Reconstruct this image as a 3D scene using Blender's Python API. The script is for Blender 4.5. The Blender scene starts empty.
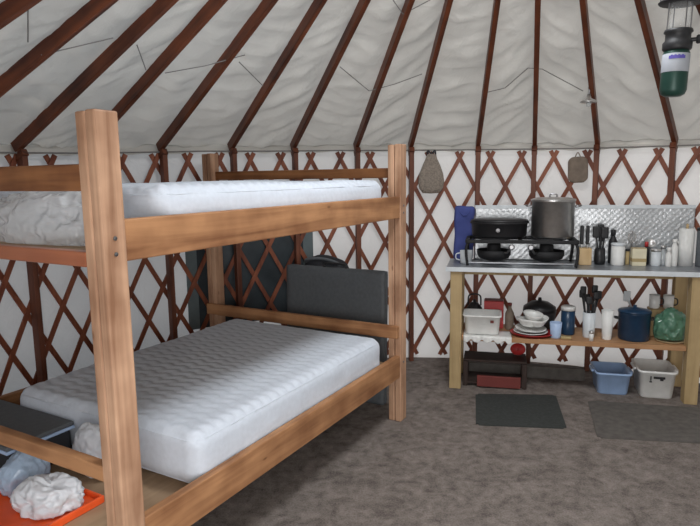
import bpy, bmesh, math, random
from mathutils import Vector, Matrix, noise
random.seed(7)
PI = math.pi
sc = bpy.context.scene
COL = sc.collection

# ------------------------------------------------------------------ camera
cam_d = bpy.data.cameras.new('camera'); cam = bpy.data.objects.new('camera', cam_d); COL.objects.link(cam)
cam_d.sensor_width = 36.0; cam_d.lens = 590.65 / 700 * 36; cam_d.clip_start = 0.02
cam.matrix_world = Matrix.Translation((0, 0, 1.6)) @ Matrix.Rotation(PI/2 - 0.1441, 4, 'X') @ Matrix.Rotation(-0.0134, 4, 'Z')
sc.camera = cam

# ------------------------------------------------------------------ world, light, exposure
sc.view_settings.view_transform = 'Standard'; sc.view_settings.look = 'None'
sc.view_settings.gamma = 1.0; sc.view_settings.use_curve_mapping = False
sc.view_settings.exposure = 0.0
w = bpy.data.worlds.new('overcast_sky'); sc.world = w; w.use_nodes = True
bg = w.node_tree.nodes['Background']; bg.inputs[0].default_value = (0.80, 0.90, 1.0, 1); bg.inputs[1].default_value = 0.85

def area(name, loc, target, sx, sy, power, color, shape='RECTANGLE'):
    d = bpy.data.lights.new(name, 'AREA'); d.shape = shape; d.size = sx
    if shape == 'RECTANGLE': d.size_y = sy
    d.energy = power; d.color = color
    o = bpy.data.objects.new(name, d); COL.objects.link(o)
    o.location = loc
    o.rotation_euler = (Vector(target) - Vector(loc)).to_track_quat('-Z', 'Y').to_euler()
    return o
# daylight falling through the open door behind the photographer and through the crown of the roof
area('door_daylight', (0.02, -0.30, 1.25), (0.75, 2.6, 1.0), 1.05, 1.7, 58, (1.0, 0.975, 0.95))
area('crown_daylight', (0.74, 2.43, 3.33), (0.74, 2.43, 0.0), 0.85, 0.85, 62, (0.95, 0.98, 1.0), 'DISK')
# hazy sun outside, on the kitchen side of the yurt
sd = bpy.data.lights.new('sun', 'SUN'); sd.energy = 3.2; sd.angle = math.radians(12); sd.color = (1.0, 0.94, 0.88)
so = bpy.data.objects.new('sun', sd); COL.objects.link(so); so.rotation_euler = Vector((-0.62, -0.62, -0.48)).to_track_quat('-Z', 'Y').to_euler()

# ------------------------------------------------------------------ materials
def nodes(m):
    m.use_nodes = True
    nt = m.node_tree
    return nt, nt.nodes['Principled BSDF']
def plain(name, col, rough=0.6, metal=0.0, var=0.08, scale=14, bump=0.0, spec=0.5, coat=0.0, trans=0.0, alpha=1.0, ior=1.45):
    m = bpy.data.materials.new(name); nt, b = nodes(m)
    tc = nt.nodes.new('ShaderNodeTexCoord'); n = nt.nodes.new('ShaderNodeTexNoise')
    n.inputs['Scale'].default_value = scale; n.inputs['Detail'].default_value = 4
    nt.links.new(tc.outputs['Object'], n.inputs['Vector'])
    r = nt.nodes.new('ShaderNodeValToRGB')
    r.color_ramp.elements[0].position = 0.3; r.color_ramp.elements[1].position = 0.7
    r.color_ramp.elements[0].color = tuple(max(0, c*(1-var)) for c in col) + (1,)
    r.color_ramp.elements[1].color = tuple(min(1, c*(1+var)) for c in col) + (1,)
    nt.links.new(n.outputs['Fac'], r.inputs['Fac']); nt.links.new(r.outputs['Color'], b.inputs['Base Color'])
    b.inputs['Roughness'].default_value = rough; b.inputs['Metallic'].default_value = metal
    b.inputs['Specular IOR Level'].default_value = spec; b.inputs['Coat Weight'].default_value = coat
    b.inputs['Transmission Weight'].default_value = trans; b.inputs['Alpha'].default_value = alpha
    b.inputs['IOR'].default_value = ior
    if bump:
        bp = nt.nodes.new('ShaderNodeBump'); bp.inputs['Strength'].default_value = bump; bp.inputs['Distance'].default_value = 0.01
        nt.links.new(n.outputs['Fac'], bp.inputs['Height']); nt.links.new(bp.outputs['Normal'], b.inputs['Normal'])
    return m
def wood(name, dark, light, axis='X', rough=0.6, grain=22, knots=True, spec=0.35):
    m = bpy.data.materials.new(name); nt, b = nodes(m)
    tc = nt.nodes.new('ShaderNodeTexCoord'); oi = nt.nodes.new('ShaderNodeObjectInfo')
    ml = nt.nodes.new('ShaderNodeVectorMath'); ml.operation = 'SCALE'; ml.inputs[0].default_value = (3.1, 5.7, 9.3)
    nt.links.new(oi.outputs['Random'], ml.inputs['Scale'])
    ad = nt.nodes.new('ShaderNodeVectorMath'); ad.operation = 'ADD'
    nt.links.new(tc.outputs['Object'], ad.inputs[0]); nt.links.new(ml.outputs[0], ad.inputs[1])
    mp = nt.nodes.new('ShaderNodeMapping')
    s = [1.0, 1.0, 1.0]; s['XYZ'.index(axis)] = 0.06
    mp.inputs['Scale'].default_value = s
    nt.links.new(ad.outputs[0], mp.inputs['Vector'])
    n = nt.nodes.new('ShaderNodeTexNoise'); n.inputs['Scale'].default_value = grain; n.inputs['Detail'].default_value = 6; n.inputs['Distortion'].default_value = 0.6
    nt.links.new(mp.outputs[0], n.inputs['Vector'])
    n2 = nt.nodes.new('ShaderNodeTexNoise'); n2.inputs['Scale'].default_value = 5.0; n2.inputs['Detail'].default_value = 3
    nt.links.new(ad.outputs[0], n2.inputs['Vector'])
    mx = nt.nodes.new('ShaderNodeMath'); mx.operation = 'MULTIPLY_ADD'; mx.inputs[1].default_value = 0.45
    m3 = nt.nodes.new('ShaderNodeMath'); m3.operation = 'MULTIPLY'; m3.inputs[1].default_value = 0.55
    nt.links.new(n.outputs['Fac'], m3.inputs[0]); nt.links.new(n2.outputs['Fac'], mx.inputs[0]); nt.links.new(m3.outputs[0], mx.inputs[2])
    r = nt.nodes.new('ShaderNodeValToRGB'); r.color_ramp.elements[0].position = 0.34; r.color_ramp.elements[1].position = 0.62
    r.color_ramp.elements[0].color = dark + (1,); r.color_ramp.elements[1].color = light + (1,)
    nt.links.new(mx.outputs[0], r.inputs['Fac'])
    out = r.outputs['Color']
    if knots:
        mk = nt.nodes.new('ShaderNodeMapping'); s2 = [1.0, 1.0, 1.0]; s2['XYZ'.index(axis)] = 0.35; mk.inputs['Scale'].default_value = s2
        nt.links.new(ad.outputs[0], mk.inputs['Vector'])
        v = nt.nodes.new('ShaderNodeTexVoronoi'); v.inputs['Scale'].default_value = 11.0
        nt.links.new(mk.outputs[0], v.inputs['Vector'])
        kr = nt.nodes.new('ShaderNodeValToRGB'); kr.color_ramp.elements[0].position = 0.035; kr.color_ramp.elements[1].position = 0.085
        kr.color_ramp.elements[0].color = (0.45, 0.36, 0.30, 1); kr.color_ramp.elements[1].color = (1, 1, 1, 1)
        nt.links.new(v.outputs['Distance'], kr.inputs['Fac'])
        mm = nt.nodes.new('ShaderNodeMix'); mm.data_type = 'RGBA'; mm.blend_type = 'MULTIPLY'; mm.inputs[0].default_value = 0.8
        nt.links.new(out, mm.inputs[6]); nt.links.new(kr.outputs['Color'], mm.inputs[7]); out = mm.outputs[2]
    nt.links.new(out, b.inputs['Base Color'])
    b.inputs['Roughness'].default_value = rough; b.inputs['Specular IOR Level'].default_value = spec
    bp = nt.nodes.new('ShaderNodeBump'); bp.inputs['Strength'].default_value = 0.25; bp.inputs['Distance'].default_value = 0.003
    nt.links.new(n.outputs['Fac'], bp.inputs['Height']); nt.links.new(bp.outputs['Normal'], b.inputs['Normal'])
    return m
def fabric(name, col, transl, weave=260, bump=0.15, scale=3, var=0.05, tcol=None, crease=0.0):
    m = bpy.data.materials.new(name); m.use_nodes = True; nt = m.node_tree
    for x in list(nt.nodes): nt.nodes.remove(x)
    out = nt.nodes.new('ShaderNodeOutputMaterial'); mix = nt.nodes.new('ShaderNodeMixShader')
    d = nt.nodes.new('ShaderNodeBsdfDiffuse'); t = nt.nodes.new('ShaderNodeBsdfTranslucent')
    tc = nt.nodes.new('ShaderNodeTexCoord'); n = nt.nodes.new('ShaderNodeTexNoise'); n.inputs['Scale'].default_value = scale; n.inputs['Detail'].default_value = 5
    nt.links.new(tc.outputs['Object'], n.inputs['Vector'])
    r = nt.nodes.new('ShaderNodeValToRGB'); r.color_ramp.elements[0].position = 0.3; r.color_ramp.elements[1].position = 0.7
    r.color_ramp.elements[0].color = tuple(c*(1-var) for c in col) + (1,); r.color_ramp.elements[1].color = tuple(min(1, c*(1+var)) for c in col) + (1,)
    nt.links.new(n.outputs['Fac'], r.inputs['Fac']); nt.links.new(r.outputs['Color'], d.inputs['Color'])
    if tcol: t.inputs['Color'].default_value = tcol + (1,)
    else: nt.links.new(r.outputs['Color'], t.inputs['Color'])
    n2 = nt.nodes.new('ShaderNodeTexNoise'); n2.inputs['Scale'].default_value = weave; nt.links.new(tc.outputs['Object'], n2.inputs['Vector'])
    bp = nt.nodes.new('ShaderNodeBump'); bp.inputs['Strength'].default_value = bump; bp.inputs['Distance'].default_value = 0.002
    nt.links.new(n2.outputs['Fac'], bp.inputs['Height'])
    last = bp
    if crease:
        n3 = nt.nodes.new('ShaderNodeTexNoise'); n3.inputs['Scale'].default_value = 9; n3.inputs['Detail'].default_value = 3; n3.inputs['Distortion'].default_value = 1.2
        nt.links.new(tc.outputs['Object'], n3.inputs['Vector'])
        b2 = nt.nodes.new('ShaderNodeBump'); b2.inputs['Strength'].default_value = crease; b2.inputs['Distance'].default_value = 0.02
        nt.links.new(n3.outputs['Fac'], b2.inputs['Height']); nt.links.new(bp.outputs['Normal'], b2.inputs['Normal']); last = b2
    nt.links.new(last.outputs['Normal'], d.inputs['Normal'])
    mix.inputs[0].default_value = transl
    nt.links.new(d.outputs[0], mix.inputs[1]); nt.links.new(t.outputs[0], mix.inputs[2]); nt.links.new(mix.outputs[0], out.inputs['Surface'])
    return m
def film(name, col, opacity, rough=0.15, crinkle=True):     # clear or milky thin plastic film
    m = bpy.data.materials.new(name); m.use_nodes = True; nt = m.node_tree
    b = nt.nodes['Principled BSDF']; out = [x for x in nt.nodes if x.type == 'OUTPUT_MATERIAL'][0]
    b.inputs['Base Color'].default_value = col + (1,); b.inputs['Roughness'].default_value = rough; b.inputs['Specular IOR Level'].default_value = 0.8
    tc = nt.nodes.new('ShaderNodeTexCoord'); nz = nt.nodes.new('ShaderNodeTexNoise'); nz.noise_type = 'RIDGED_MULTIFRACTAL'
    nz.inputs['Scale'].default_value = 13; nz.inputs['Detail'].default_value = 3; nz.inputs['Distortion'].default_value = 1.0
    nt.links.new(tc.outputs['Object'], nz.inputs['Vector'])
    bp = nt.nodes.new('ShaderNodeBump'); bp.inputs['Strength'].default_value = 1.0; bp.inputs['Distance'].default_value = 0.02
    nt.links.new(nz.outputs['Fac'], bp.inputs['Height']); nt.links.new(bp.outputs['Normal'], b.inputs['Normal'])
    if not crinkle: bp.inputs['Strength'].default_value = 0.0
    tr = nt.nodes.new('ShaderNodeBsdfTransparent'); mix = nt.nodes.new('ShaderNodeMixShader')
    lw = nt.nodes.new('ShaderNodeLayerWeight'); lw.inputs['Blend'].default_value = 0.35
    mr = nt.nodes.new('ShaderNodeMapRange'); mr.inputs['To Min'].default_value = opacity; mr.inputs['To Max'].default_value = min(1, opacity + 0.35)
    nt.links.new(lw.outputs['Facing'], mr.inputs['Value']); nt.links.new(mr.outputs[0], mix.inputs[0])
    nt.links.new(tr.outputs[0], mix.inputs[1]); nt.links.new(b.outputs[0], mix.inputs[2]); nt.links.new(mix.outputs[0], out.inputs['Surface'])
    return m

M = {}
PD, PL = (0.27, 0.135, 0.075), (0.62, 0.38, 0.245)
RD, RL = (0.21, 0.088, 0.038), (0.50, 0.255, 0.12)
M['post'] = wood('pine_post', PD, PL, 'Z')
M['rail_x'] = wood('pine_rail', RD, RL, 'X')
M['rail_y'] = wood('pine_end_rail', RD, RL, 'Y')
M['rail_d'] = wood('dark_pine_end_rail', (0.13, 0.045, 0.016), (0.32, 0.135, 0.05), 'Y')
M['ply'] = wood('plywood', (0.26, 0.17, 0.10), (0.42, 0.29, 0.18), 'X', knots=False)
M['stain'] = wood('red_stained_board', (0.27, 0.075, 0.03), (0.40, 0.13, 0.055), 'Y', rough=0.3, knots=False, spec=0.6)
M['rafter'] = wood('red_brown_rafter', (0.045, 0.014, 0.009), (0.185, 0.052, 0.020), 'X', rough=0.45, knots=False)
M['stud'] = wood('brown_stud', (0.09, 0.030, 0.018), (0.21, 0.075, 0.042), 'Z', rough=0.5, knots=False)
M['slat'] = wood('red_brown_slat', (0.12, 0.032, 0.018), (0.31, 0.10, 0.05), 'Z', rough=0.5, knots=False)
M['leg_x'] = wood('table_lumber', (0.36, 0.25, 0.12), (0.52, 0.38, 0.20), 'Z')
M['shelf'] = wood('shelf_board', (0.34, 0.17, 0.08), (0.50, 0.28, 0.14), 'X')
M['liner'] = fabric('roof_liner_cloth', (0.62, 0.60, 0.56), 0.20, crease=0.35)
M['wallc'] = fabric('wall_cloth', (0.74, 0.72, 0.70), 0.25, crease=0.5)
M['matt'] = plain('mattress_ticking', (0.64, 0.69, 0.77), 0.85, bump=0.15, scale=40, var=0.04)
M['piping'] = plain('mattress_piping', (0.55, 0.59, 0.65), 0.8)
M['steel'] = plain('brushed_steel', (0.62, 0.61, 0.60), 0.36, 1.0, scale=30)
M['steel_dark'] = plain('tarnished_steel', (0.30, 0.30, 0.31), 0.35, 1.0)
M['black'] = plain('black_enamel', (0.018, 0.018, 0.020), 0.4)
M['iron'] = plain('cast_iron', (0.022, 0.022, 0.024), 0.65, 0.3)
M['blackp'] = plain('black_plastic', (0.02, 0.02, 0.022), 0.5)
M['white'] = plain('white_plastic', (0.78, 0.78, 0.76), 0.4)
M['porcelain'] = plain('white_porcelain', (0.80, 0.80, 0.78), 0.2)
M['cream'] = plain('cream_card', (0.72, 0.66, 0.48), 0.7)
M['blue'] = plain('navy_cloth', (0.055, 0.075, 0.26), 0.8, bump=0.3)
M['ltblue'] = plain('light_blue_plastic', (0.33, 0.47, 0.72), 0.4)
M['cupblue'] = plain('pale_blue_plastic', (0.42, 0.55, 0.78), 0.4)
M['navyp'] = plain('blue_enamel', (0.016, 0.045, 0.095), 0.3, var=0.2)
M['green'] = film('green_plastic_film', (0.10, 0.24, 0.16), 0.75)
M['tan'] = plain('tan_plate', (0.50, 0.40, 0.24), 0.6)
M['red'] = plain('red_enamel', (0.42, 0.03, 0.03), 0.35)
M['redd'] = plain('dull_red_paint', (0.16, 0.03, 0.025), 0.6)
M['orange'] = plain('orange_red_plastic', (0.80, 0.10, 0.02), 0.4)
M['foil'] = plain('foil_sheet', (0.62, 0.64, 0.66), 0.38, 0.85, var=0.12, scale=60, bump=0.35)
M['counter'] = plain('grey_counter_sheet', (0.30, 0.32, 0.35), 0.35, 0.5, var=0.15, scale=25)
M['trim'] = plain('white_edge_trim', (0.66, 0.70, 0.73), 0.4)
M['mat'] = plain('dark_rubber_mat', (0.040, 0.044, 0.042), 0.85, scale=60, var=0.2, bump=0.3)
M['mat2'] = plain('worn_grey_mat', (0.115, 0.104, 0.095), 0.9, scale=20, var=0.2, bump=0.3)
M['case'] = plain('grey_hard_case', (0.105, 0.115, 0.125), 0.6, scale=50, var=0.1)
M['cloth_dark'] = plain('dark_cloth', (0.03, 0.032, 0.038), 0.9, bump=0.4)
M['film'] = film('clear_plastic_film', (0.86, 0.88, 0.90), 0.34, 0.10)
M['bagw'] = film('milky_plastic_film', (0.80, 0.83, 0.88), 0.78, 0.3)
M['bagb'] = film('bluish_plastic_film', (0.45, 0.58, 0.75), 0.7, 0.3)
M['canvas'] = plain('grey_brown_wool', (0.29, 0.245, 0.205), 0.95, scale=70, var=0.25, bump=0.6)
M['board'] = plain('worn_brown_board', (0.20, 0.155, 0.12), 0.7, scale=18, var=0.2)
M['greenm'] = plain('green_painted_steel', (0.016, 0.055, 0.042), 0.4, 0.2)
M['labelw'] = plain('white_label', (0.38, 0.40, 0.44), 0.5, var=0.04)
M['purple'] = plain('violet_print', (0.10, 0.08, 0.35), 0.6)
M['crate'] = plain('dark_crate_board', (0.035, 0.020, 0.016), 0.7)
M['cord'] = plain('grey_cord', (0.22, 0.21, 0.20), 0.8)
M['block'] = wood('beech_block', (0.50, 0.34, 0.17), (0.66, 0.48, 0.27), 'Z', knots=False)
M['vinyl'] = plain('dark_window_vinyl', (0.045, 0.055, 0.062), 0.25, var=0.25, scale=5)
M['vframe'] = plain('teal_grey_webbing', (0.13, 0.165, 0.175), 0.7)
M['glassy'] = film('clear_glass', (0.8, 0.84, 0.86), 0.35, 0.08, False)
M['globe'] = film('thin_glass', (0.8, 0.84, 0.86), 0.10, 0.05, False)
M['straw'] = plain('straw', (0.42, 0.32, 0.16), 0.8)

def carpet_mat():
    m = bpy.data.materials.new('brown_grey_carpet'); nt, b = nodes(m)
    tc = nt.nodes.new('ShaderNodeTexCoord')
    a = nt.nodes.new('ShaderNodeTexNoise'); a.inputs['Scale'].default_value = 6.5; a.inputs['Detail'].default_value = 8; a.inputs['Roughness'].default_value = 0.62; a.inputs['Distortion'].default_value = 1.0
    f = nt.nodes.new('ShaderNodeTexNoise'); f.inputs['Scale'].default_value = 120; f.inputs['Detail'].default_value = 2
    s = nt.nodes.new('ShaderNodeTexNoise'); s.inputs['Scale'].default_value = 22; s.inputs['Detail'].default_value = 4
    for q in (a, f, s): nt.links.new(tc.outputs['Object'], q.inputs['Vector'])
    m1 = nt.nodes.new('ShaderNodeMath'); m1.operation = 'MULTIPLY_ADD'; m1.inputs[1].default_value = 0.45
    m2 = nt.nodes.new('ShaderNodeMath'); m2.operation = 'MULTIPLY'; m2.inputs[1].default_value = 0.28
    m3 = nt.nodes.new('ShaderNodeMath'); m3.operation = 'MULTIPLY_ADD'; m3.inputs[1].default_value = 0.27
    nt.links.new(f.outputs['Fac'], m2.inputs[0]); nt.links.new(a.outputs['Fac'], m1.inputs[0]); nt.links.new(m2.outputs[0], m1.inputs[2])
    nt.links.new(s.outputs['Fac'], m3.inputs[0]); nt.links.new(m1.outputs[0], m3.inputs[2])
    r = nt.nodes.new('ShaderNodeValToRGB'); r.color_ramp.elements[0].position = 0.37; r.color_ramp.elements[1].position = 0.63
    r.color_ramp.elements[0].color = (0.095, 0.079, 0.070, 1); r.color_ramp.elements[1].color = (0.29, 0.250, 0.228, 1)
    nt.links.new(m3.outputs[0], r.inputs['Fac']); nt.links.new(r.outputs['Color'], b.inputs['Base Color'])
    b.inputs['Roughness'].default_value = 0.95; b.inputs['Specular IOR Level'].default_value = 0.1
    bp = nt.nodes.new('ShaderNodeBump'); bp.inputs['Strength'].default_value = 0.6; bp.inputs['Distance'].default_value = 0.006
    nt.links.new(f.outputs['Fac'], bp.inputs['Height']); nt.links.new(bp.outputs['Normal'], b.inputs['Normal'])
    return m
M['carpet'] = carpet_mat()

# ------------------------------------------------------------------ helpers
def link(name, me, mat, parent=None, smooth=False):
    o = bpy.data.objects.new(name, me); COL.objects.link(o)
    if mat: me.materials.append(mat)
    if smooth:
        for p in me.polygons: p.use_smooth = True
    if parent: o.parent = parent
    return o
def obj(name, bm, mat, parent=None, smooth=False):
    bmesh.ops.recalc_face_normals(bm, faces=bm.faces)
    me = bpy.data.meshes.new(name); bm.to_mesh(me); bm.free()
    return link(name, me, mat, parent, smooth)
def tag(o, label, cat, group=None, kind=None):
    o['label'] = label; o['category'] = cat
    if group: o['group'] = group
    if kind: o['kind'] = kind
    return o
def empty(name, mtx, label, cat, group=None):
    o = bpy.data.objects.new(name, None); COL.objects.link(o); o.matrix_world = mtx; o.empty_display_size = 0.05
    return tag(o, label, cat, group)
def struct(o): o['kind'] = 'structure'; return o
def NB(): return bmesh.new()
def box(bm, x0, x1, y0, y1, z0, z1, bev=0.004, seg=2, mtx=None):
    t = bmesh.new(); bmesh.ops.create_cube(t, size=1.0)
    for v in t.verts: v.co = Vector(((x0+x1)/2 + v.co.x*(x1-x0), (y0+y1)/2 + v.co.y*(y1-y0), (z0+z1)/2 + v.co.z*(z1-z0)))
    if bev: bmesh.ops.bevel(t, geom=t.edges[:], offset=min(bev, .45*min(abs(x1-x0), abs(y1-y0), abs(z1-z0))), segments=seg, affect='EDGES', profile=0.5)
    if mtx: t.transform(mtx)
    me = bpy.data.meshes.new('t'); t.to_mesh(me); t.free(); bm.from_mesh(me); bpy.data.meshes.remove(me)
    return bm
def lathe(bm, prof, cx=0, cy=0, seg=32, mtx=None, squash=1.0, cap=True):
    t = bmesh.new(); rings = []
    for r, z in prof:
        if r < 1e-5: rings.append([t.verts.new((cx, cy, z))])
        else: rings.append([t.verts.new((cx + r*math.cos(2*PI*i/seg), cy + squash*r*math.sin(2*PI*i/seg), z)) for i in range(seg)])
    for a, b in zip(rings, rings[1:]):
        for i in range(seg):
            j = (i+1) % seg
            if len(a) == 1 and len(b) == 1: continue
            if len(a) == 1: t.faces.new((a[0], b[i], b[j]))
            elif len(b) == 1: t.faces.new((a[i], a[j], b[0]))
            else: t.faces.new((a[i], a[j], b[j], b[i]))
    if cap:
        for q in (rings[0], rings[-1]):
            if len(q) > 1: t.faces.new(q)
    if mtx: t.transform(mtx)
    me = bpy.data.meshes.new('t'); t.to_mesh(me); t.free(); bm.from_mesh(me); bpy.data.meshes.remove(me)
    return bm
def tube(bm, pts, r, seg=8, closed=False):
    pts = [Vector(p) for p in pts]; n = len(pts); rings = []
    up = Vector((0, 0, 1)); prev = None
    for i, p in enumerate(pts):
        a = pts[(i-1) % n] if (closed or i > 0) else p; b = pts[(i+1) % n] if (closed or i < n-1) else p
        d = (b - a).normalized()
        if prev is None:
            s = d.cross(up)
            if s.length < 1e-3: s = d.cross(Vector((1, 0, 0)))
        else: s = prev - d*prev.dot(d)
        s.normalize(); prev = s; q = d.cross(s)
        rr = r[i] if isinstance(r, (list, tuple)) else r
        rings.append([bm.verts.new(p + s*rr*math.cos(2*PI*k/seg) + q*rr*math.sin(2*PI*k/seg)) for k in range(seg)])
    m = n if closed else n-1
    for i in range(m):
        a, b = rings[i], rings[(i+1) % n]
        for k in range(seg):
            j = (k+1) % seg
            bm.faces.new((a[k], a[j], b[j], b[k]))
    if not closed: bm.faces.new(rings[0]); bm.faces.new(rings[-1])
    return bm
def curve_pts(pts, n=8):      # Catmull-Rom through the points
    P = [Vector(p) for p in pts]; P = [2*P[0]-P[1]] + P + [2*P[-1]-P[-2]]; out = []
    for i in range(1, len(P)-2):
        a, b, c, d = P[i-1:i+3]
        for k in range(n):
            t = k/n
            out.append(0.5*((2*b) + (c-a)*t + (2*a-5*b+4*c-d)*t*t + (3*b-a-3*c+d)*t**3))
    out.append(P[-2]); return out
def roundbox(bm, sx, sy, sz, r, step=0.02, disp=None, center=(0, 0, 0)):
    t = bmesh.new()
    def face(o, a, b, la, lb):
        na, nb = max(2, int(la/step)), max(2, int(lb/step)); g = []
        for i in range(na+1):
            g.append([t.verts.new(o + a*(la*i/na) + b*(lb*j/nb)) for j in range(nb+1)])
        for i in range(na):
            for j in range(nb): t.faces.new((g[i][j], g[i+1][j], g[i+1][j+1], g[i][j+1]))
    X, Y, Z = Vector((1, 0, 0)), Vector((0, 1, 0)), Vector((0, 0, 1)); h = Vector((sx/2, sy/2, sz/2))
    face(-h, X, Y, sx, sy); face(-h + Z*sz, X, Y, sx, sy)
    face(-h, X, Z, sx, sz); face(-h + Y*sy, X, Z, sx, sz)
    face(-h, Y, Z, sy, sz); face(-h + X*sx, Y, Z, sy, sz)
    bmesh.ops.remove_doubles(t, verts=t.verts, dist=1e-4)
    for v in t.verts:
        p = v.co; q = Vector([max(-h[k]+r, min(h[k]-r, p[k])) for k in range(3)]); d = p - q
        nn = d.normalized() if d.length > 1e-6 else Vector((0, 0, 1))
        v.co = q + nn*r if d.length > 1e-6 else p
        if disp: v.co = v.co + disp(v.co.copy(), nn, h)
        v.co += Vector(center)
    me = bpy.data.meshes.new('t'); t.to_mesh(me); t.free(); bm.from_mesh(me); bpy.data.meshes.remove(me)
    return bm
def crumple(sx, sy, sz, amp=0.2, freq=3.0, seed=0, sub=5, flat=0.0):
    bm = bmesh.new(); bmesh.ops.create_icosphere(bm, subdivisions=sub, radius=1.0); off = Vector((seed*3.7, seed*1.9, seed*5.3))
    for v in bm.verts:
        n = v.co.normalized()
        a = 1 - abs(noise.noise(n*freq*0.6 + off))*2.2; b = 1 - abs(noise.noise(n*freq*1.7 + off*2))*2.2; c = 1 - abs(noise.noise(n*freq*4 + off))*2
        k = 1 + amp*(0.6*a + 0.4*b + 0.16*c - 0.5) + amp*0.8*noise.noise(n*1.1 + off)
        p = n*k
        if p.z < -0.45: p.z = -0.45 + (p.z + 0.45)*0.12
        v.co = Vector((p.x*sx, p.y*sy, (p.z + 0.5)*sz))
    zmin = min(v.co.z for v in bm.verts)
    for v in bm.verts: v.co.z -= zmin
    return bm
T = Matrix.Translation
RZ = lambda a: Matrix.Rotation(a, 4, 'Z')
RX = lambda a: Matrix.Rotation(a, 4, 'X')
RY = lambda a: Matrix.Rotation(a, 4, 'Y')

# ------------------------------------------------------------------ the yurt: round wall, cone roof
CX, CY, AH = 0.7372, 2.4305, 3.5172
BASE = 0.2945
def RR(t): return 2.8184 - 0.1807*math.cos(2*t) - 0.1144*math.sin(2*t)
TT = [-1.6, -1.3, -1.0, -.6, -.2, .2, .5]; ZZ = [1.775, 1.795, 1.825, 1.834, 1.825, 1.812, 1.81]
def WH(th):
    t = (th - BASE + PI) % (2*PI) - PI
    if t <= TT[0]: return ZZ[0]
    for i in range(len(TT)-1):
        if t <= TT[i+1]: return ZZ[i] + (t-TT[i])/(TT[i+1]-TT[i])*(ZZ[i+1]-ZZ[i])
    return ZZ[-1]
def wp(th, z, inset=0.0, ):
    r = RR(th) - inset
    return Vector((CX + r*math.sin(th), CY + r*math.cos(th), z))
def cone(th, rho, off=0.0):
    R = RR(th); wh = WH(th)
    return Vector((CX + rho*math.sin(th), CY + rho*math.cos(th), wh + (1 - rho/R)*(AH - wh) + off))
DOOR = -2.847; DW = 0.20
# wall cloth, with the doorway left open behind the camera
bm = NB(); n = 300; rows = 14; g = []
for i in range(n+1):
    th = DOOR + DW + (2*PI - 2*DW)*i/n; col = []
    for j in range(rows+1):
        z = (WH(th) + 0.03)*j/rows - 0.005
        wob = 0.012*noise.noise(Vector((th*7, z*1.4, 3.3))) + 0.006*noise.noise(Vector((th*26, z*3, 8.1)))
        col.append(bm.verts.new(wp(th, z, -0.022 + wob)))
    g.append(col)
for i in range(n):
    for j in range(rows): bm.faces.new((g[i][j], g[i+1][j], g[i+1][j+1], g[i][j+1]))
struct(obj('wall_round', bm, M['wallc'], smooth=True))
# floor
bm = NB(); c = bm.verts.new((CX, CY, 0)); ring = [bm.verts.new(wp(2*PI*i/160, 0, -0.06)) for i in range(160)]
for i in range(160): bm.faces.new((c, ring[i], ring[(i+1) % 160]))
low = bmesh.ops.extrude_face_region(bm, geom=bm.faces[:])
for v in [e for e in low['geom'] if isinstance(e, bmesh.types.BMVert)]: v.co.z -= 0.06
struct(obj('floor', bm, M['carpet']))

# rafters: angles measured around the crown, from the left edge to the right
RT = [-1.989, -1.806, -1.6231, -1.4501, -1.2922, -1.110, -0.9193, -0.7396, -0.5477, -0.3763, -0.1634, 0.0118, 0.1949, 0.3978, 0.585, 0.775]
# roof liner: sags and wrinkles in every bay between rafters
CR = 0.42
allt = sorted([t + BASE for t in RT] + [RT[-1] + BASE + k*0.2332 for k in range(1, 15)])
allt = [t for t in allt if t < RT[0] + BASE + 2*PI - 0.1] + [RT[0] + BASE + 2*PI]
bm = NB(); cols = []
NS, NR = 22, 110
for b in range(len(allt)-1):
    a0, a1 = allt[b], allt[b+1]
    ang = random.uniform(-0.9, 0.9) if b not in (11, 12) else (0.75 if b == 11 else 0.9)
    for i in range(NS):
        s = i/NS; th = a0 + (a1-a0)*s; col = []
        for j in range(NR+1):
            R = RR(th) + 0.03; rho = CR*0.9 + (R - CR*0.9)*j/NR
            arc = math.sin(PI*s)
            x = (s-0.5)*(a1-a0)*rho; y = rho
            u_ = x*math.cos(ang) + y*math.sin(ang); v_ = -x*math.sin(ang) + y*math.cos(ang)
            # long pulled folds plus irregular waves; they vanish at the rafters
            f1 = noise.noise(Vector((u_*1.5 + 0.4*noise.noise(Vector((u_*3, v_*3, b))), v_*11 + 0.8*noise.noise(Vector((u_*2.5, v_*2.5, b+9))), b*7.7)))
            f1 = abs(f1)**0.8*1.3 - 0.25
            f2 = noise.noise(Vector((u_*4, v_*34, b*3.1 + 20)))
            f3 = noise.noise(Vector((x*5, y*5, b*1.7 + 50)))
            lowf = 0.6 + 0.8*max(0, (rho/R - 0.55)/0.45)
            d = arc**0.6*(0.034*f1 + 0.012*f2)*lowf + arc*0.03*f3 - arc*0.026
            hem = 0.006*math.sin(th*60 + 2*math.sin(th*13)) * (j/NR)**12
            col.append(bm.verts.new(cone(th, rho, 0.052 + d + hem)))
        for j, dz in enumerate((0.045, 0.03, 0.012, -0.006, -0.022)):
            R = RR(th) + 0.012 - 0.006*j + 0.004*math.sin(th*37)
            col.append(bm.verts.new(Vector((CX + R*math.sin(th), CY + R*math.cos(th), WH(th) + dz + hem))))
        cols.append(col)
for i in range(len(cols)):
    a, b_ = cols[i], cols[(i+1) % len(cols)]
    for j in range(len(a)-1): bm.faces.new((a[j], b_[j], b_[j+1], a[j+1]))
struct(obj('ceiling', bm, M['liner'], smooth=True))

# crown ring
bm = NB()
tube(bm, [(CX + CR*math.cos(2*PI*i/48), CY + CR*math.sin(2*PI*i/48), cone(0, CR).z + 0.02) for i in range(48)], 0.045, 10, True)
tag(obj('crown_ring', bm, M['rafter'], smooth=True), 'round wooden crown ring in the middle of the roof holding the rafter tops', 'ring')

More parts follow.
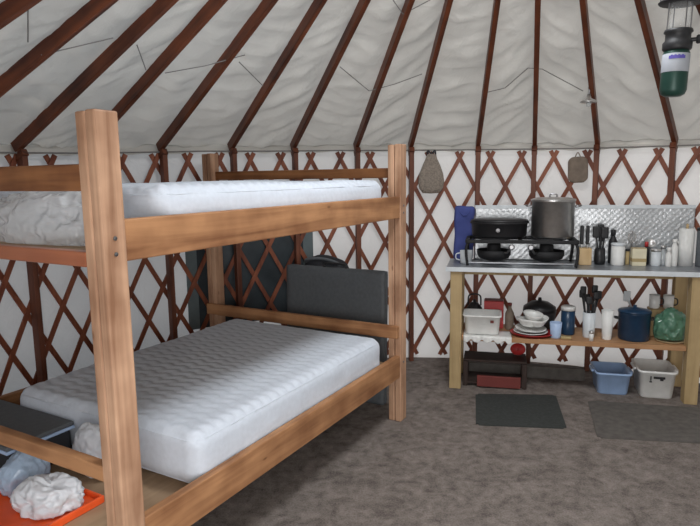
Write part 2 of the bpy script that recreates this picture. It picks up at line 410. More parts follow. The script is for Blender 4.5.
ORD = ['at the top left corner of the photo', 'second from the left edge of the photo', 'third from left, foot near the left edge',
       'with its foot just behind the near bunk post top', 'with its foot a little right of the near bunk post', 'meeting the wall above the far back bunk post',
       'meeting the wall over the middle of the upper mattress', 'meeting the wall above the mattress far third', 'meeting the wall beside the far front bunk post',
       'running down to the navy bag end of the table', 'running down nearly straight above the tall cooking pot', 'carrying the small round metal lamp',
       'passing just behind the hanging green lantern', 'at the top right corner of the photo']
def rafter(t, label, group):
    th = BASE + t
    a = cone(th, RR(th) - 0.015); b = cone(th, CR)
    d = (b - a); L = d.length; d.normalize(); s = d.cross(Vector((0, 0, 1))).normalized(); u = s.cross(d)
    m = Matrix((d, s, u)).transposed().to_4x4(); m.translation = a
    o = bpy.data.objects.new('roof_rafter', None); COL.objects.link(o); o.matrix_world = m; tag(o, label, 'rafter', group)
    bm = NB(); box(bm, 0.0, L, -0.017, 0.017, -0.024, 0.045, 0.004); obj('beam', bm, M['rafter'], o)
    bm = NB(); box(bm, -0.012, 0.06, -0.022, 0.022, -0.075, -0.03, 0.004)
    obj('notched_foot', bm, M['rafter'], o)
    return o
for k, t in enumerate(RT):
    if 1 <= k <= 14: lab = 'red-brown roof rafter ' + ORD[k-1]
    else: lab = 'red-brown roof rafter beyond the ' + ('left' if k == 0 else 'right') + ' edge of the view'
    rafter(t, lab, 'rafters fanning out from the crown')
# studs under the rafters
SORD = {2: 'at the far left edge', 3: 'under the upper bunk near the left edge', 4: 'hidden mostly by the near bunk post', 5: 'a little right of the near bunk post', 6: 'beside the far back bunk post', 7: 'behind the middle of the upper mattress',
        8: 'behind the far end of the bunk bed', 9: 'just right of the far front bunk post', 10: 'rising behind the blue bag on the table', 11: 'behind the stock pot', 12: 'behind the kitchen utensils', 13: 'near the right edge behind the white bottles'}
for k, t in enumerate(RT):
    if k not in SORD: continue
    th = BASE + t
    bm = NB(); hgt = WH(th) - 0.03
    box(bm, -0.019, 0.019, -0.028, 0.028, 0, hgt, 0.004)
    o = obj('wall_stud', bm, M['stud']); o.matrix_world = T(wp(th, 0, 0.066)) @ RZ(-th)
    tag(o, 'dark brown upright stud on the lattice wall ' + SORD[k], 'stud', 'studs standing against the lattice wall')

# lattice wall: crossing slats in two layers
lat = empty('lattice_wall', T((CX, CY, 0)), 'expanding red-brown wooden lattice lining the white cloth wall of the yurt', 'lattice')
STEP = 0.2530
# arc-length table so the crossings are evenly spaced
ths, arc = [], [0.0]
q = BASE - 1.95
while q < BASE + 0.95: ths.append(q); q += 0.01
for i in range(1, len(ths)): arc.append(arc[-1] + (wp(ths[i], 0) - wp(ths[i-1], 0)).length)
def th_at(s):
    if s <= 0: return ths[0] + s/2.8
    for i in range(1, len(arc)):
        if arc[i] >= s: return ths[i-1] + (s-arc[i-1])/(arc[i]-arc[i-1])*0.01
    return ths[-1] + (s-arc[-1])/2.8
thq = math.atan2(0.945-CX, 5.045-CY)      # a crossing at the wall top
s0 = min(range(len(ths)), key=lambda i: abs(ths[i]-thq)); s0 = arc[s0] % STEP
nn = int(arc[-1]/STEP)
def slat(sa, sgn, inset):
    bm = NB(); N_ = 14; prev = None
    z0, z1 = 0.045, 1.80
    for i in range(N_+1):
        f = i/N_; z = z0 + (z1-z0)*f; s = sa + sgn*STEP/2*((z - 0.10)/0.2355)
        th = th_at(s); z_ = z + (WH(th) - 1.825)*f
        hw = 0.0165
        r = []
        for e, ins in ((-1, 0), (1, 0), (1, 0.009), (-1, 0.009)):
            th2 = th_at(s + e*hw*0.894); p = wp(th2, z_ - e*sgn*hw*0.447, inset + ins); p.x -= CX; p.y -= CY
            r.append(bm.verts.new(p))
        if prev:
            for k in range(4): bm.faces.new((prev[k], prev[(k+1) % 4], r[(k+1) % 4], r[k]))
        else: bm.faces.new(r)
        prev = r
    bm.faces.new(prev)
    return obj('lattice_slat', bm, M['slat'], lat)
for k in range(-3, nn+4):
    sa = s0 + k*STEP + STEP/2*0
    if -0.7 < sa < arc[-1]: slat(sa + STEP/2, 1, 0.028)
    if 0 < sa < arc[-1] + 0.7: slat(sa + STEP/2, -1, 0.014)
# cable around the wall top
bm = NB(); tube(bm, [wp(BASE - 1.95 + 2.9*i/90, WH(BASE - 1.95 + 2.9*i/90) - 0.012, 0.05) for i in range(91)], 0.006, 6)
tag(obj('tension_cable', bm, M['cord'], smooth=True), 'thin dark cable running round the top of the lattice wall', 'cable')

# window: dark vinyl panel with webbing border behind the lattice
def wall_panel(th0, th1, z0, z1, inset, thick, nseg=16):
    bm = NB(); prev = None
    for i in range(nseg+1):
        th = th0 + (th1-th0)*i/nseg
        r = [bm.verts.new(wp(th, z, ins)) for z, ins in ((z0, inset), (z1, inset), (z1, inset+thick), (z0, inset+thick))]
        if prev:
            for k in range(4): bm.faces.new((prev[k], prev[(k+1) % 4], r[(k+1) % 4], r[k]))
        else: bm.faces.new(r)
        prev = r
    bm.faces.new(prev); return bm
wa = math.atan2(-1.274-CX, 4.552-CY); wb = math.atan2(-0.32-CX, 4.993-CY)
wo = struct(obj('window_1', wall_panel(wa, wb, 0.42, 1.50, -0.008, 0.008), M['vinyl']))
wf = obj('window_frame', wall_panel(wb-0.028, wb+0.002, 0.42, 1.50, 0.001, 0.005, 4), M['vframe'], wo)
obj('window_frame', wall_panel(wa-0.002, wa+0.028, 0.42, 1.50, 0.001, 0.005, 4), M['vframe'], wo)

# seams with cord on the liner
CH = [[(-1.319, 2.575, 2.315), (-1.452, 2.808, 2.229)], [(-1.472, 2.958, 2.202), (-1.198, 3.161, 2.322)], [(-1.133, 3.322, 2.321), (-1.172, 3.564, 2.233)],
 [(-1.095, 3.675, 2.234), (-0.879, 3.784, 2.292), (-0.639, 3.84, 2.365)], [(-0.684, 3.878, 2.33), (-0.579, 4.172, 2.226)],
 [(-0.05, 4.18, 2.346), (0.155, 4.433, 2.22), (0.341, 4.387, 2.259), (0.525, 4.307, 2.313)], [(0.28, 3.748, 2.653), (0.349, 3.848, 2.598), (0.42, 3.814, 2.624), (0.506, 3.767, 2.656)],
 [(0.994, 4.44, 2.195), (1.129, 4.372, 2.219), (1.233, 4.18, 2.322), (1.325, 4.166, 2.312), (1.647, 4.262, 2.176)]]
cordr = empty('liner_cord', T((CX, CY, 2.2)), 'thin grey cord zigzagging under the roof liner between the rafters', 'cord')
for ch in CH:
    bm = NB(); tube(bm, [Vector(p) - Vector((CX, CY, 2.2)) + Vector((0, 0, 0.0)) for p in ch], 0.0032, 6); obj('cord_length', bm, M['cord'], cordr)

# small round metal lamp on a rafter
lp = empty('ceiling_lamp', T((1.672, 4.215, 2.10)), 'small round shiny metal lamp fixed low on a rafter above the utensils', 'lamp')
bm = NB(); lathe(bm, [(0.012, 0.05), (0.016, 0.02), (0.055, 0.0), (0.058, -0.006), (0.05, -0.010), (0.0, -0.004)], seg=28); obj('reflector', bm, M['steel'], lp, True)
bm = NB(); lathe(bm, [(0, -0.04), (0.014, -0.034), (0.018, -0.02), (0.012, -0.006), (0.0, -0.004)], seg=16); obj('bulb', bm, M['glassy'], lp, True)
bm = NB(); tube(bm, [(0, 0, 0.045), (0.0, 0.0, 0.075), (0.006, 0.02, 0.10)], 0.006, 8); obj('bracket', bm, M['steel_dark'], lp)

# ------------------------------------------------------------------ bunk bed
PHI = 0.5171
BM_ = T((-0.757, 1.8036, 0)) @ RZ(PI/2 - PHI)
BL, BW, PW = 2.269, 1.641, 0.089
bed = empty('bunk_bed', BM_, 'large rough pine bunk bed with two mattresses against the lattice wall', 'bunk bed')
def post(x, y, top, h=0.0):
    bm = NB(); g_ = 0.0022
    box(bm, x, x+PW, y, y+PW/2-g_, 0, top, 0.006); box(bm, x, x+PW, y+PW/2+g_, y+PW, 0, top-0.003, 0.006)
    return obj('post', bm, M['post'], bed)
post(0, 0, 1.813); post(BL-PW, 0, 1.800); post(BL-PW, BW-PW, 1.79); post(0, BW-PW, 1.79)
def rail(x0, x1, y0, y1, z0, z1, mat, name='rail'):
    bm = NB(); box(bm, x0, x1, y0, y1, z0, z1, 0.005); return obj(name, bm, M[mat], bed)
rail(PW, BL-PW, 0.004, 0.044, 1.342, 1.477, 'rail_x', 'side_rail')
rail(PW, BL-PW, 0.004, 0.044, 0.305, 0.450, 'rail_x', 'side_rail')
rail(PW, BL-PW, BW-0.044, BW-0.004, 1.342, 1.477, 'rail_x', 'side_rail')
rail(PW, BL-PW, BW-0.044, BW-0.004, 0.305, 0.450, 'rail_x', 'side_rail')
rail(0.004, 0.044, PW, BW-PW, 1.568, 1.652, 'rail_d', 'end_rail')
rail(0.004, 0.044, PW, BW-PW, 0.600, 0.656, 'rail_y', 'end_rail')
o = rail(0.002, 0.04, PW, BW-PW, 1.328, 1.378, 'stain', 'end_board'); o['label'] = 'red-stained end board'
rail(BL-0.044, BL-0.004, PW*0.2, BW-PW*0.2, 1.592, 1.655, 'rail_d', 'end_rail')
rail(BL-PW-0.036, BL-PW-0.001, 0.01, BW-0.01, 0.568, 0.650, 'rail_y', 'end_rail')
for zc in (1.345, 0.30):
    bm = NB()
    for k in range(3): box(bm, 0.045 + k*0.727, 0.045 + k*0.727 + 0.724, 0.046, BW-0.046, zc+0.0, zc+0.018, 0.002) if zc < 1 else None
    if zc > 1: box(bm, 0.042, BL-0.046, 0.046, BW-0.046, 1.352, 1.370, 0.002)
    bm2 = bm
    if zc < 1:
        bm2.free(); bm2 = NB(); box(bm2, 0.0, BL-0.046, 0.046, BW-0.046, 0.358, 0.376, 0.002); box(bm2, -0.17, -0.001, 0.10, BW-0.10, 0.358, 0.376, 0.002)
    obj('platform', bm2, M['ply'], bed)
for zc in (0.316,):     # cross bearers under the lower platform
    for k in range(5):
        x = 0.15 + k*0.46; rail(x, x+0.04, 0.046, BW-0.046, zc, zc+0.04, 'rail_y', 'bearer')
for x, z in ((BL-PW/2, 1.42), (BL-PW/2, 1.375), (BL-PW/2, 0.40), (PW/2, 1.42), (PW/2, 1.37), (PW/2, 0.38)):
    bm = NB(); lathe(bm, [(0.007, 0), (0.007, 0.003), (0.0, 0.005)], seg=12, mtx=T((x, 0.0, z)) @ RX(PI/2)); obj('bolt', bm, M['steel_dark'], bed)

def mattress(x0, x1, y0, y1, z0, z1, label, seed):
    sx, sy, sz = x1-x0, y1-y0, z1-z0
    root = empty('mattress', BM_ @ T(((x0+x1)/2, (y0+y1)/2, z0)), label, 'mattress')
    def dsp(p, nn, h):
        if nn.z > 0.6:
            a = abs(math.sin(PI*(p.x + 0.012*math.sin(p.y*2*PI/0.11))/0.062))
            b = abs(math.sin(PI*(p.y)/0.30 + 0.3*math.sin(p.x*5)))
            k = 0.0095*(a**0.6) + 0.003*(b**0.4) - 0.006 + 0.012*noise.noise(Vector((p.x*2.0, p.y*2.0, seed)))
            return Vector((0, 0, k))
        if abs(nn.z) < 0.5:
            return nn*(0.004*noise.noise(Vector((p.x*9, p.y*9, p.z*12 + seed))) + 0.006*math.cos(PI*p.z/sz))
        return Vector((0, 0, 0))
    bm = NB(); roundbox(bm, sx, sy, sz, 0.058, 0.0125, dsp, (0, 0, sz/2))
    obj('quilted_body', bm, M['matt'], root, True)
    for zz in (0.028, sz-0.030):
        hx, hy, r = sx/2 - 0.006, sy/2 - 0.006, 0.058; pts = []
        for cxn, cyn, a0 in ((1, 1, 0), (-1, 1, PI/2), (-1, -1, PI), (1, -1, 3*PI/2)):
            for i in range(6):
                a = a0 + PI/2*i/5; pts.append((cxn*(hx-r) + r*math.cos(a), cyn*(hy-r) + r*math.sin(a), zz))
        bm = NB(); tube(bm, pts, 0.0035, 8, True); obj('piping', bm, M['matt'], root, True)
    return root
mattress(0.395, 2.02, 0.056, 1.24, 0.3765, 0.608, 'white quilted mattress on the lower bunk, its near corner in plastic', 1.0)
mattress(0.285, 2.06, 0.056, 1.35, 1.3705, 1.578, 'white quilted mattress on the upper bunk', 2.0)

# bags and things on the bunks
def bagobj(name, loc, rot, dims, mat, label, cat, amp=.2, freq=3, seed=0, frame=BM_):
    o = obj(name, crumple(*dims, amp=amp, freq=freq, seed=seed), M[mat], None, True)
    o.matrix_world = frame @ T(loc) @ RZ(rot); tag(o, label, cat); return o
bagobj('plastic_bag', (0.160, 0.50, 1.3705), 0.0, (0.100, 0.36, 0.128), 'film', 'clear crinkled plastic bag on the near end of the upper bunk behind the end rail', 'plastic bag', .24, 2.6, 1)
bagobj('plastic_bag', (0.035, 0.455, 0.3895), 0.5, (0.085, 0.118, 0.082), 'bagw', 'white plastic bag in the orange tray on the lower bunk', 'plastic bag', .24, 2.1, 4)
bagobj('plastic_bag', (0.08, 0.675, 0.3895), 0.2, (0.09, 0.08, 0.10), 'bagb', 'bluish plastic bag in the orange tray, at the left edge of the photo', 'plastic bag', .22, 1.5, 6)
bagobj('plastic_wrap', (0.31, 0.55, 0.3765), 0.0, (0.055, 0.12, 0.14), 'bagw', 'milky plastic wrapping bunched against the near end of the lower mattress', 'plastic wrap', .2, 1.6, 8)

# orange tray
tr = empty('orange_tray', BM_ @ T((0.0, 0.57, 0.3765)), 'orange-red plastic tray on the lower bunk boards under the plastic bags', 'tray')
bm = NB(); box(bm, -0.16, 0.17, -0.24, 0.175, 0.0, 0.012, 0.004); obj('tray_base', bm, M['orange'], tr)
bm = NB()
for a in ((-0.165, 0.175, -0.245, -0.232), (-0.165, 0.175, 0.167, 0.18), (-0.165, -0.152, -0.2315, 0.1665), (0.162, 0.175, -0.2315, 0.1665)): box(bm, *a, 0.0, 0.030, 0.005)
obj('raised_rim', bm, M['orange'], tr)

# dark flat storage case with blue edge on the near end of the lower bunk
dc = empty('flat_case', BM_ @ T((0.225, 1.13, 0.3765)), 'dark grey flat case with pale blue edge on the near end of the lower bunk', 'case')
bm = NB(); box(bm, -0.155, 0.150, -0.36, 0.36, 0.145, 0.165, 0.006); obj('lid', bm, M['case'], dc)
bm = NB(); box(bm, -0.145, 0.140, -0.35, 0.35, 0.0, 0.130, 0.015); obj('case_body', bm, M['cloth_dark'], dc)
bm = NB(); box(bm, -0.157, 0.152, -0.362, 0.362, 0.1305, 0.1445, 0.004); obj('edge_band', bm, M['cupblue'], dc)

# grey hard case leaning at the far end, black bag behind it
gc = empty('folding_case', BM_ @ T((2.40, 0.635, 0.0)) @ RY(0.03), 'large flat grey case with rounded corners standing behind the far end of the bunk bed', 'case')
bm = NB(); roundbox(bm, 0.030, 0.83, 0.955, 0.013, 0.03, None, (-0.017, 0, 0.478)); obj('shell', bm, M['case'], gc, True)
bm = NB(); roundbox(bm, 0.030, 0.83, 0.955, 0.013, 0.03, None, (0.017, 0, 0.478)); obj('shell', bm, M['case'], gc, True)
bm = NB(); tube(bm, curve_pts([(0, -0.09, 0.95), (0, -0.085, 0.978), (0, 0, 0.985), (0, 0.085, 0.978), (0, 0.09, 0.95)], 5), 0.008, 8); obj('handle', bm, M['blackp'], gc)
bb = empty('black_bag', BM_ @ T((2.56, 0.80, 0.0)), 'black soft bag with a looped handle standing behind the large grey case', 'bag')
def bagd(p, nn, h): return nn*0.012*noise.noise(p*6) + Vector((0, -0.10*p.y*max(0, p.z)/h.z, -0.06*(p.y/h.y)**2 if p.z > 0 else 0))
bm = NB(); roundbox(bm, 0.14, 0.42, 1.02, 0.065, 0.02, bagd, (0, 0, 0.51)); obj('bag_body', bm, M['cloth_dark'], bb, True)
bm = NB(); tube(bm, curve_pts([(0.0, -0.15, 0.93), (-0.07, -0.13, 0.985), (-0.075, 0.0, 1.005), (-0.07, 0.13, 0.985), (0.0, 0.15, 0.93)], 6), 0.011, 8); obj('handle_loop', bm, M['case'], bb, True)

# ------------------------------------------------------------------ kitchen table
TA = math.radians(-13.5)
TM = T((0.742, 4.315, 0)) @ RZ(TA)
TL, TD, CT = 1.80, 0.46, 0.935
tb = empty('kitchen_table', TM, 'long lumber kitchen table with grey top and a lower shelf along the wall', 'table')
for x, y in ((0, 0), (1.62, 0), (0, TD-0.095), (1.62, TD-0.095)):
    bm = NB(); box(bm, x, x+0.086, y, y+0.086, 0, CT-0.03, 0.005); obj('leg', bm, M['leg_x'], tb)
bm = NB(); box(bm, -0.03, TL, -0.015, TD, CT-0.030, CT, 0.003); obj('counter_top', bm, M['counter'], tb)
bm = NB(); box(bm, -0.033, TL, -0.021, -0.0155, CT-0.032, CT+0.002, 0.002); o = obj('edge_trim', bm, M['trim'], tb); o['label'] = 'white edge strip'
bm = NB(); box(bm, 0.087, 1.619, 0.02, TD-0.02, 0.375, 0.41, 0.003); obj('shelf_board', bm, M['shelf'], tb)
bm = NB(); box(bm, 0.087, 1.619, TD-0.05, TD-0.012, CT-0.12, CT-0.0305, 0.003); obj('back_apron', bm, M['leg_x'], tb)

def item(name, s, t, z, label, cat, group=None, rot=0.0, mtx=None):
    return empty(name, TM @ T((s, t, z)) @ RZ(rot), label, cat, group)
# foil backsplash
bs = item('foil_screen', 0, 0.435, CT+0.001, 'silver foil insulation screen standing along the back of the kitchen table', 'screen')
bm = NB(); nx, nz = 150, 44; gg = []
for i in range(nx+1):
    row = []
    for j in range(nz+1):
        x = 0.16 + 1.58*i/nx; z = 0.425*j/nz
        y = 0.006*math.sin(x*9) + 0.004*noise.noise(Vector((x*6, z*9, 1))) + 0.0022*math.sin(x*2*PI/0.045)*math.sin(z*2*PI/0.045)
        row.append(bm.verts.new((x, y, z)))
    gg.append(row)
for i in range(nx):
    for j in range(nz): bm.faces.new((gg[i][j], gg[i+1][j], gg[i+1][j+1], gg[i][j+1]))
r_ = bmesh.ops.extrude_face_region(bm, geom=bm.faces[:])
for v in [e for e in r_['geom'] if isinstance(e, bmesh.types.BMVert)]: v.co.y += 0.008
obj('bubble_foil', bm, M['foil'], bs, True)
bm = NB(); box(bm, 0.16, 1.74, -0.012, -0.008, 0.405, 0.432, 0.0015); obj('taped_top_edge', bm, M['trim'], bs)

# navy bag
nb = item('navy_bag', 0.045, 0.412, CT, 'navy blue cloth bag standing at the left end of the table behind the stove', 'bag')
bm = NB()
roundbox(bm, 0.155, 0.056, 0.43, 0.024, 0.015, lambda p, nn, h: nn*0.012*noise.noise(p*9) + Vector((0.10*p.z*0.15, 0, 0)), (0.03, 0, 0.213))
obj('bag_body', bm, M['blue'], nb, True)
bm = NB(); tube(bm, curve_pts([(-0.01, -0.025, 0.40), (0.02, -0.036, 0.36), (0.05, -0.036, 0.36), (0.08, -0.025, 0.40)], 5), 0.006, 6); obj('strap', bm, M['blue'], nb)

# two-burner stove on bent legs
st = item('camp_stove', 0.50, 0.20, CT, 'black two-burner camp stove with bent tube legs on the left of the table', 'stove')
W2, D2, H2 = 0.385, 0.15, 0.205
for sx in (-1, 1):
    for sy in (-1, 1):
        x, y = sx*W2, sy*D2
        bm = NB(); tube(bm, curve_pts([(x*0.92, y*0.9, H2-0.01), (x*1.0, y, H2-0.05), (x*1.01, y*1.04, 0.09), (x*0.98, y*1.08, 0.008)], 5), 0.011, 8); obj('leg', bm, M['iron'], st, True)
bm = NB()
for a in ((-W2, W2, -D2-0.012, -D2+0.012), (-W2, W2, D2-0.012, D2+0.012), (-W2-0.012, -W2+0.012, -D2, D2), (W2-0.012, W2+0.012, -D2, D2), (-0.012, 0.012, -D2, D2)): box(bm, *a, H2-0.032, H2-0.006, 0.004)
obj('frame', bm, M['iron'], st)
for cxn in (-0.19, 0.19):
    bm = NB()
    for k in range(8):
        a = k*PI/4; tube(bm, [(cxn + 0.03*math.cos(a), 0.03*math.sin(a), H2-0.004), (cxn + 0.142*math.cos(a), 0.142*math.sin(a), H2-0.004)], 0.006, 6)
    for rr in (0.06, 0.105, 0.142): tube(bm, [(cxn + rr*math.cos(2*PI*i/28), rr*math.sin(2*PI*i/28), H2-0.004) for i in range(28)], 0.006, 6, True)
    obj('pot_grate', bm, M['iron'], st)
    bm = NB(); lathe(bm, [(0, 0.03), (0.055, 0.03), (0.11, 0.05), (0.125, 0.075), (0.125, 0.11), (0.118, 0.11), (0.11, 0.08), (0.05, 0.07), (0.05, 0.14), (0.045, 0.155), (0, 0.158)], cx=cxn, seg=32); obj('burner', bm, M['iron'], st, True)
    bm = NB(); lathe(bm, [(0, 0), (0.02, 0), (0.022, 0.02), (0.014, 0.028), (0, 0.028)], seg=16, mtx=T((cxn*0.35, -D2-0.013, 0.15)) @ RX(PI/2)); obj('control_knob', bm, M['steel_dark'], st)
    bm = NB(); tube(bm, [(cxn*0.35, -D2, 0.15), (cxn*0.5, -0.12, 0.10), (cxn*0.8, -0.06, 0.09)], 0.008, 8); obj('gas_pipe', bm, M['steel_dark'], st)
bm = NB(); tube(bm, [(-W2*0.95, -D2*1.06, 0.03), (W2*0.95, -D2*1.06, 0.03)], 0.007, 8); obj('foot_rail', bm, M['steel_dark'], st)
SZ = CT + H2 + 0.003
# left: dark roasting pan
pn = item('roasting_pan', 0.345, 0.20, SZ, 'black oblong roasting pan on the left burner of the stove', 'pan')
bm = NB(); lathe(bm, [(0, 0.0), (0.185, 0.0), (0.198, 0.015), (0.205, 0.10), (0.216, 0.104), (0.216, 0.112), (0.203, 0.112), (0.193, 0.03), (0.16, 0.01), (0, 0.01)], seg=40, squash=0.72); obj('pan_body', bm, M['black'], pn, True)
bm = NB(); lathe(bm, [(0.213, 0.113), (0.205, 0.130), (0.15, 0.138), (0, 0.140)], seg=40, squash=0.72); obj('lid', bm, M['black'], pn, True)
bm = NB(); lathe(bm, [(0, 0), (0.012, 0), (0.018, 0.012), (0.014, 0.022), (0, 0.024)], seg=16, mtx=T((-0.01, -0.142, 0.06)) @ RX(PI/2)); obj('knob', bm, M['steel_dark'], pn)
# right: stock pot
sp = item('stock_pot', 0.725, 0.20, SZ, 'tall brushed steel stock pot on the right burner of the stove', 'pot')
bm = NB(); lathe(bm, [(0, 0.0), (0.140, 0.0), (0.150, 0.012), (0.150, 0.262), (0.157, 0.266), (0.157, 0.272), (0.145, 0.272), (0.143, 0.02), (0, 0.012)], seg=48); obj('pot_body', bm, M['steel'], sp, True)
bm = NB(); lathe(bm, [(0.158, 0.272), (0.158, 0.279), (0.12, 0.290), (0, 0.296)], seg=48); obj('lid', bm, M['steel'], sp, True)
bm = NB(); tube(bm, curve_pts([(-0.025, 0, 0.293), (-0.02, 0, 0.315), (0.02, 0, 0.315), (0.025, 0, 0.293)], 4), 0.005, 8); obj('lid_handle', bm, M['steel_dark'], sp)
for sx in (-1, 1):
    bm = NB(); tube(bm, curve_pts([(sx*0.148, -0.045, 0.225), (sx*0.185, -0.04, 0.232), (sx*0.19, 0, 0.234), (sx*0.185, 0.04, 0.232), (sx*0.148, 0.045, 0.225)], 5), 0.006, 8); obj('side_handle', bm, M['steel_dark'], sp, True)

# white bowl under the stove, left
o = item('enamel_mug', 0.105, 0.20, CT, 'pale enamel mug at the left end of the table beside the stove leg', 'mug')
bm = NB(); lathe(bm, [(0, 0), (0.04, 0), (0.045, 0.01), (0.047, 0.10), (0.044, 0.10), (0.042, 0.012), (0, 0.008)], seg=24); obj('mug_body', bm, M['trim'], o, True)
bm = NB(); tube(bm, curve_pts([(-0.045, 0, 0.08), (-0.075, 0, 0.07), (-0.075, 0, 0.035), (-0.045, 0, 0.025)], 5), 0.005, 6); obj('handle', bm, M['trim'], o, True)

# knife block
kb = item('knife_block', 0.965, 0.27, CT, 'light wooden knife block with black handled knives right of the stove', 'knife block')
bm = NB(); box(bm, -0.045, 0.045, -0.05, 0.05, 0, 0.125, 0.006); obj('block', bm, M['block'], kb)
for x in (-0.024, 0.016):
    bm = NB(); box(bm, x-0.012, x+0.012, -0.022, 0.012, 0.150, 0.290, 0.008, 3); h = obj('knife', bm, M['blackp'], kb)
    bm = NB(); box(bm, x-0.003, x+0.003, -0.018, 0.008, 0.1255, 0.152, 0.001); obj('blade', bm, M['steel'], h)
# dark utensil set
ub = item('utensil_jar', 1.075, 0.29, CT, 'black jar crammed with black kitchen utensils between knife block and white canister', 'utensils')
bm = NB(); lathe(bm, [(0, 0), (0.034, 0), (0.040, 0.03), (0.036, 0.12), (0.033, 0.12), (0.034, 0.03), (0, 0.01)], seg=24); obj('jar', bm, M['black'], ub, True)
for k, (dx, dy, hh, wd) in enumerate(((-0.030, 0.0, 0.27, 0.026), (0.0, 0.01, 0.285, 0.022), (0.028, -0.005, 0.265, 0.026), (0.01, 0.02, 0.24, 0.02))):
    bm = NB(); tube(bm, [(dx*0.2, dy*0.3, 0.03), (dx, dy, hh-0.06)], 0.006, 8)
    roundbox(bm, wd*2, 0.014, 0.085, 0.0065, 0.008, None, (dx, dy, hh-0.03)); obj('utensil', bm, M['blackp'], ub, True)
# bottle with black pump
def bottle(s, t, z, r, h, mat, cap, label, group=None, caph=0.03, neck=0.5, kindn='bottle'):
    o = item(kindn, s, t, z, label, kindn.replace('_', ' '), group)
    bm = NB(); lathe(bm, [(0, 0), (r*0.92, 0), (r, 0.006), (r, h*0.70), (r*neck, h*0.84), (r*neck, h*0.90), (0, h*0.90)], seg=24); obj('bottle_body', bm, M[mat], o, True)
    bm = NB(); lathe(bm, [(r*neck*1.15, h*0.88), (r*neck*1.2, h*0.88+caph), (r*neck*0.9, h*0.88+caph+0.006), (0, h*0.88+caph+0.006)], seg=20); obj('cap', bm, M[cap], o, True)
    return o
bottle(1.175, 0.36, CT, 0.03, 0.235, 'blackp', 'blackp', 'black bottle standing behind the white canister on the table', caph=0.04)
def canister(s, t, z, r, h, mat, lidm, label, cat='canister', name='canister', square=False, lidh=0.018):
    o = item(name, s, t, z, label, cat)
    bm = NB()
    if square: box(bm, -r, r, -r, r, 0, h, 0.008, 3)
    else: lathe(bm, [(0, 0), (r*0.95, 0), (r, 0.006), (r, h), (0, h)], seg=28)
    obj('canister_body', bm, M[mat], o, not square)
    bm = NB()
    if square: box(bm, -r*1.05, r*1.05, -r*1.05, r*1.05, h, h+lidh, 0.004)
    else: lathe(bm, [(r*1.06, h), (r*1.06, h+lidh*0.8), (r*0.95, h+lidh), (0, h+lidh)], seg=28)
    obj('lid', bm, M[lidm], o, not square)
    return o
canister(1.195, 0.27, CT, 0.046, 0.145, 'white', 'trim', 'plain white canister on the table right of the black utensils')
canister(1.268, 0.30, CT, 0.014, 0.10, 'straw', 'black', 'narrow olive spice jar squeezed between the white canister and cream box', 'jar', 'spice_jar')
cb = item('cream_box', 1.335, 0.27, CT, 'cream cardboard box with a yellow band on the table', 'box')
bm = NB(); box(bm, -0.047, 0.047, -0.035, 0.035, 0, 0.125, 0.003); obj('carton', bm, M['cream'], cb)
bm = NB(); box(bm, -0.0475, 0.0475, -0.0355, 0.0355, 0.03, 0.055, 0.0); obj('printed_band', bm, M['straw'], cb)
bm = NB(); box(bm, -0.047, 0.047, -0.034, 0.034, 0.1255, 0.130, 0.001); obj('flap', bm, M['tan'], cb)
bottle(1.40, 0.33, CT, 0.022, 0.15, 'black', 'red', 'small dark bottle with a red cap beside the cream box')
canister(1.452, 0.27, CT, 0.033, 0.105, 'trim', 'steel', 'pale grey jar with steel lid right of the cream box', 'jar', 'jar')
for k, (s, t, r, h, mt, lab) in enumerate(((1.505, 0.30, 0.022, 0.135, 'glassy', 'clear glass shaker with a steel cap, left of the small white bottles'),
        (1.528, 0.24, 0.020, 0.125, 'white', 'shorter small white bottle in the row at the right of the table'), (1.572, 0.27, 0.023, 0.19, 'white', 'taller slim white bottle in the row at the right of the table'),
        (1.612, 0.33, 0.018, 0.17, 'glassy', 'slim clear bottle beside the paper towel roll'))):
    bottle(s, t, CT, r, h, mt, 'steel' if mt == 'glassy' else 'white', lab, None, 0.022, 0.6)
for k, (s, h, lab) in enumerate(((1.30, 0.24, 'wire whisk leaning against the foil screen behind the cream box'), (1.42, 0.23, 'steel ladle leaning on the foil screen behind the grey jar'))):
    o = item('hanging_whisk' if k == 0 else 'ladle', s, 0.355, CT, lab, 'whisk' if k == 0 else 'ladle')
    bm = NB(); tube(bm, [(0, -0.02, 0.0), (0.01, 0.03, h*0.6)], 0.007, 8); obj('handle', bm, M['steel_dark'], o)
    bm = NB()
    if k == 0:
        for a in range(5):
            c_, s_ = math.cos(a*PI/5), math.sin(a*PI/5)
            tube(bm, curve_pts([(0.01, 0.03, h*0.58), (0.01+0.03*c_, 0.03+0.02*s_, h*0.8), (0.012, 0.03, h), (0.01-0.03*c_, 0.03-0.02*s_, h*0.8), (0.01, 0.03, h*0.58)], 5), 0.002, 5)
    else: lathe(bm, [(0, 0), (0.025, 0.008), (0.036, 0.03), (0.034, 0.03), (0.023, 0.011), (0, 0.004)], seg=20, mtx=T((0.012, 0.015, h*0.6)) @ RX(0.9))
    obj('wire_loops' if k == 0 else 'bowl', bm, M['steel'], o, True)
# paper towel roll
pr = item('paper_roll', 1.655, 0.30, CT, 'upright white paper towel roll at the right end of the table', 'paper roll')
bm = NB(); lathe(bm, [(0.018, 0), (0.050, 0), (0.050, 0.27), (0.018, 0.27)], seg=32, cap=False); lathe(bm, [(0.0181, 0.27), (0.018, 0)], seg=32, cap=False); obj('roll', bm, M['white'], pr, True)
bm = NB(); lathe(bm, [(0, 0.0), (0.009, 0.0), (0.009, 0.30), (0, 0.305)], seg=12); obj('holder_rod', bm, M['leg_x'], pr)
canister(1.755, 0.28, CT, 0.040, 0.26, 'case', 'black', 'tall dark grey canister at the right edge of the photo on the table', 'canister')

# ------------------------------------------------------------------ shelf items
SH = 0.41
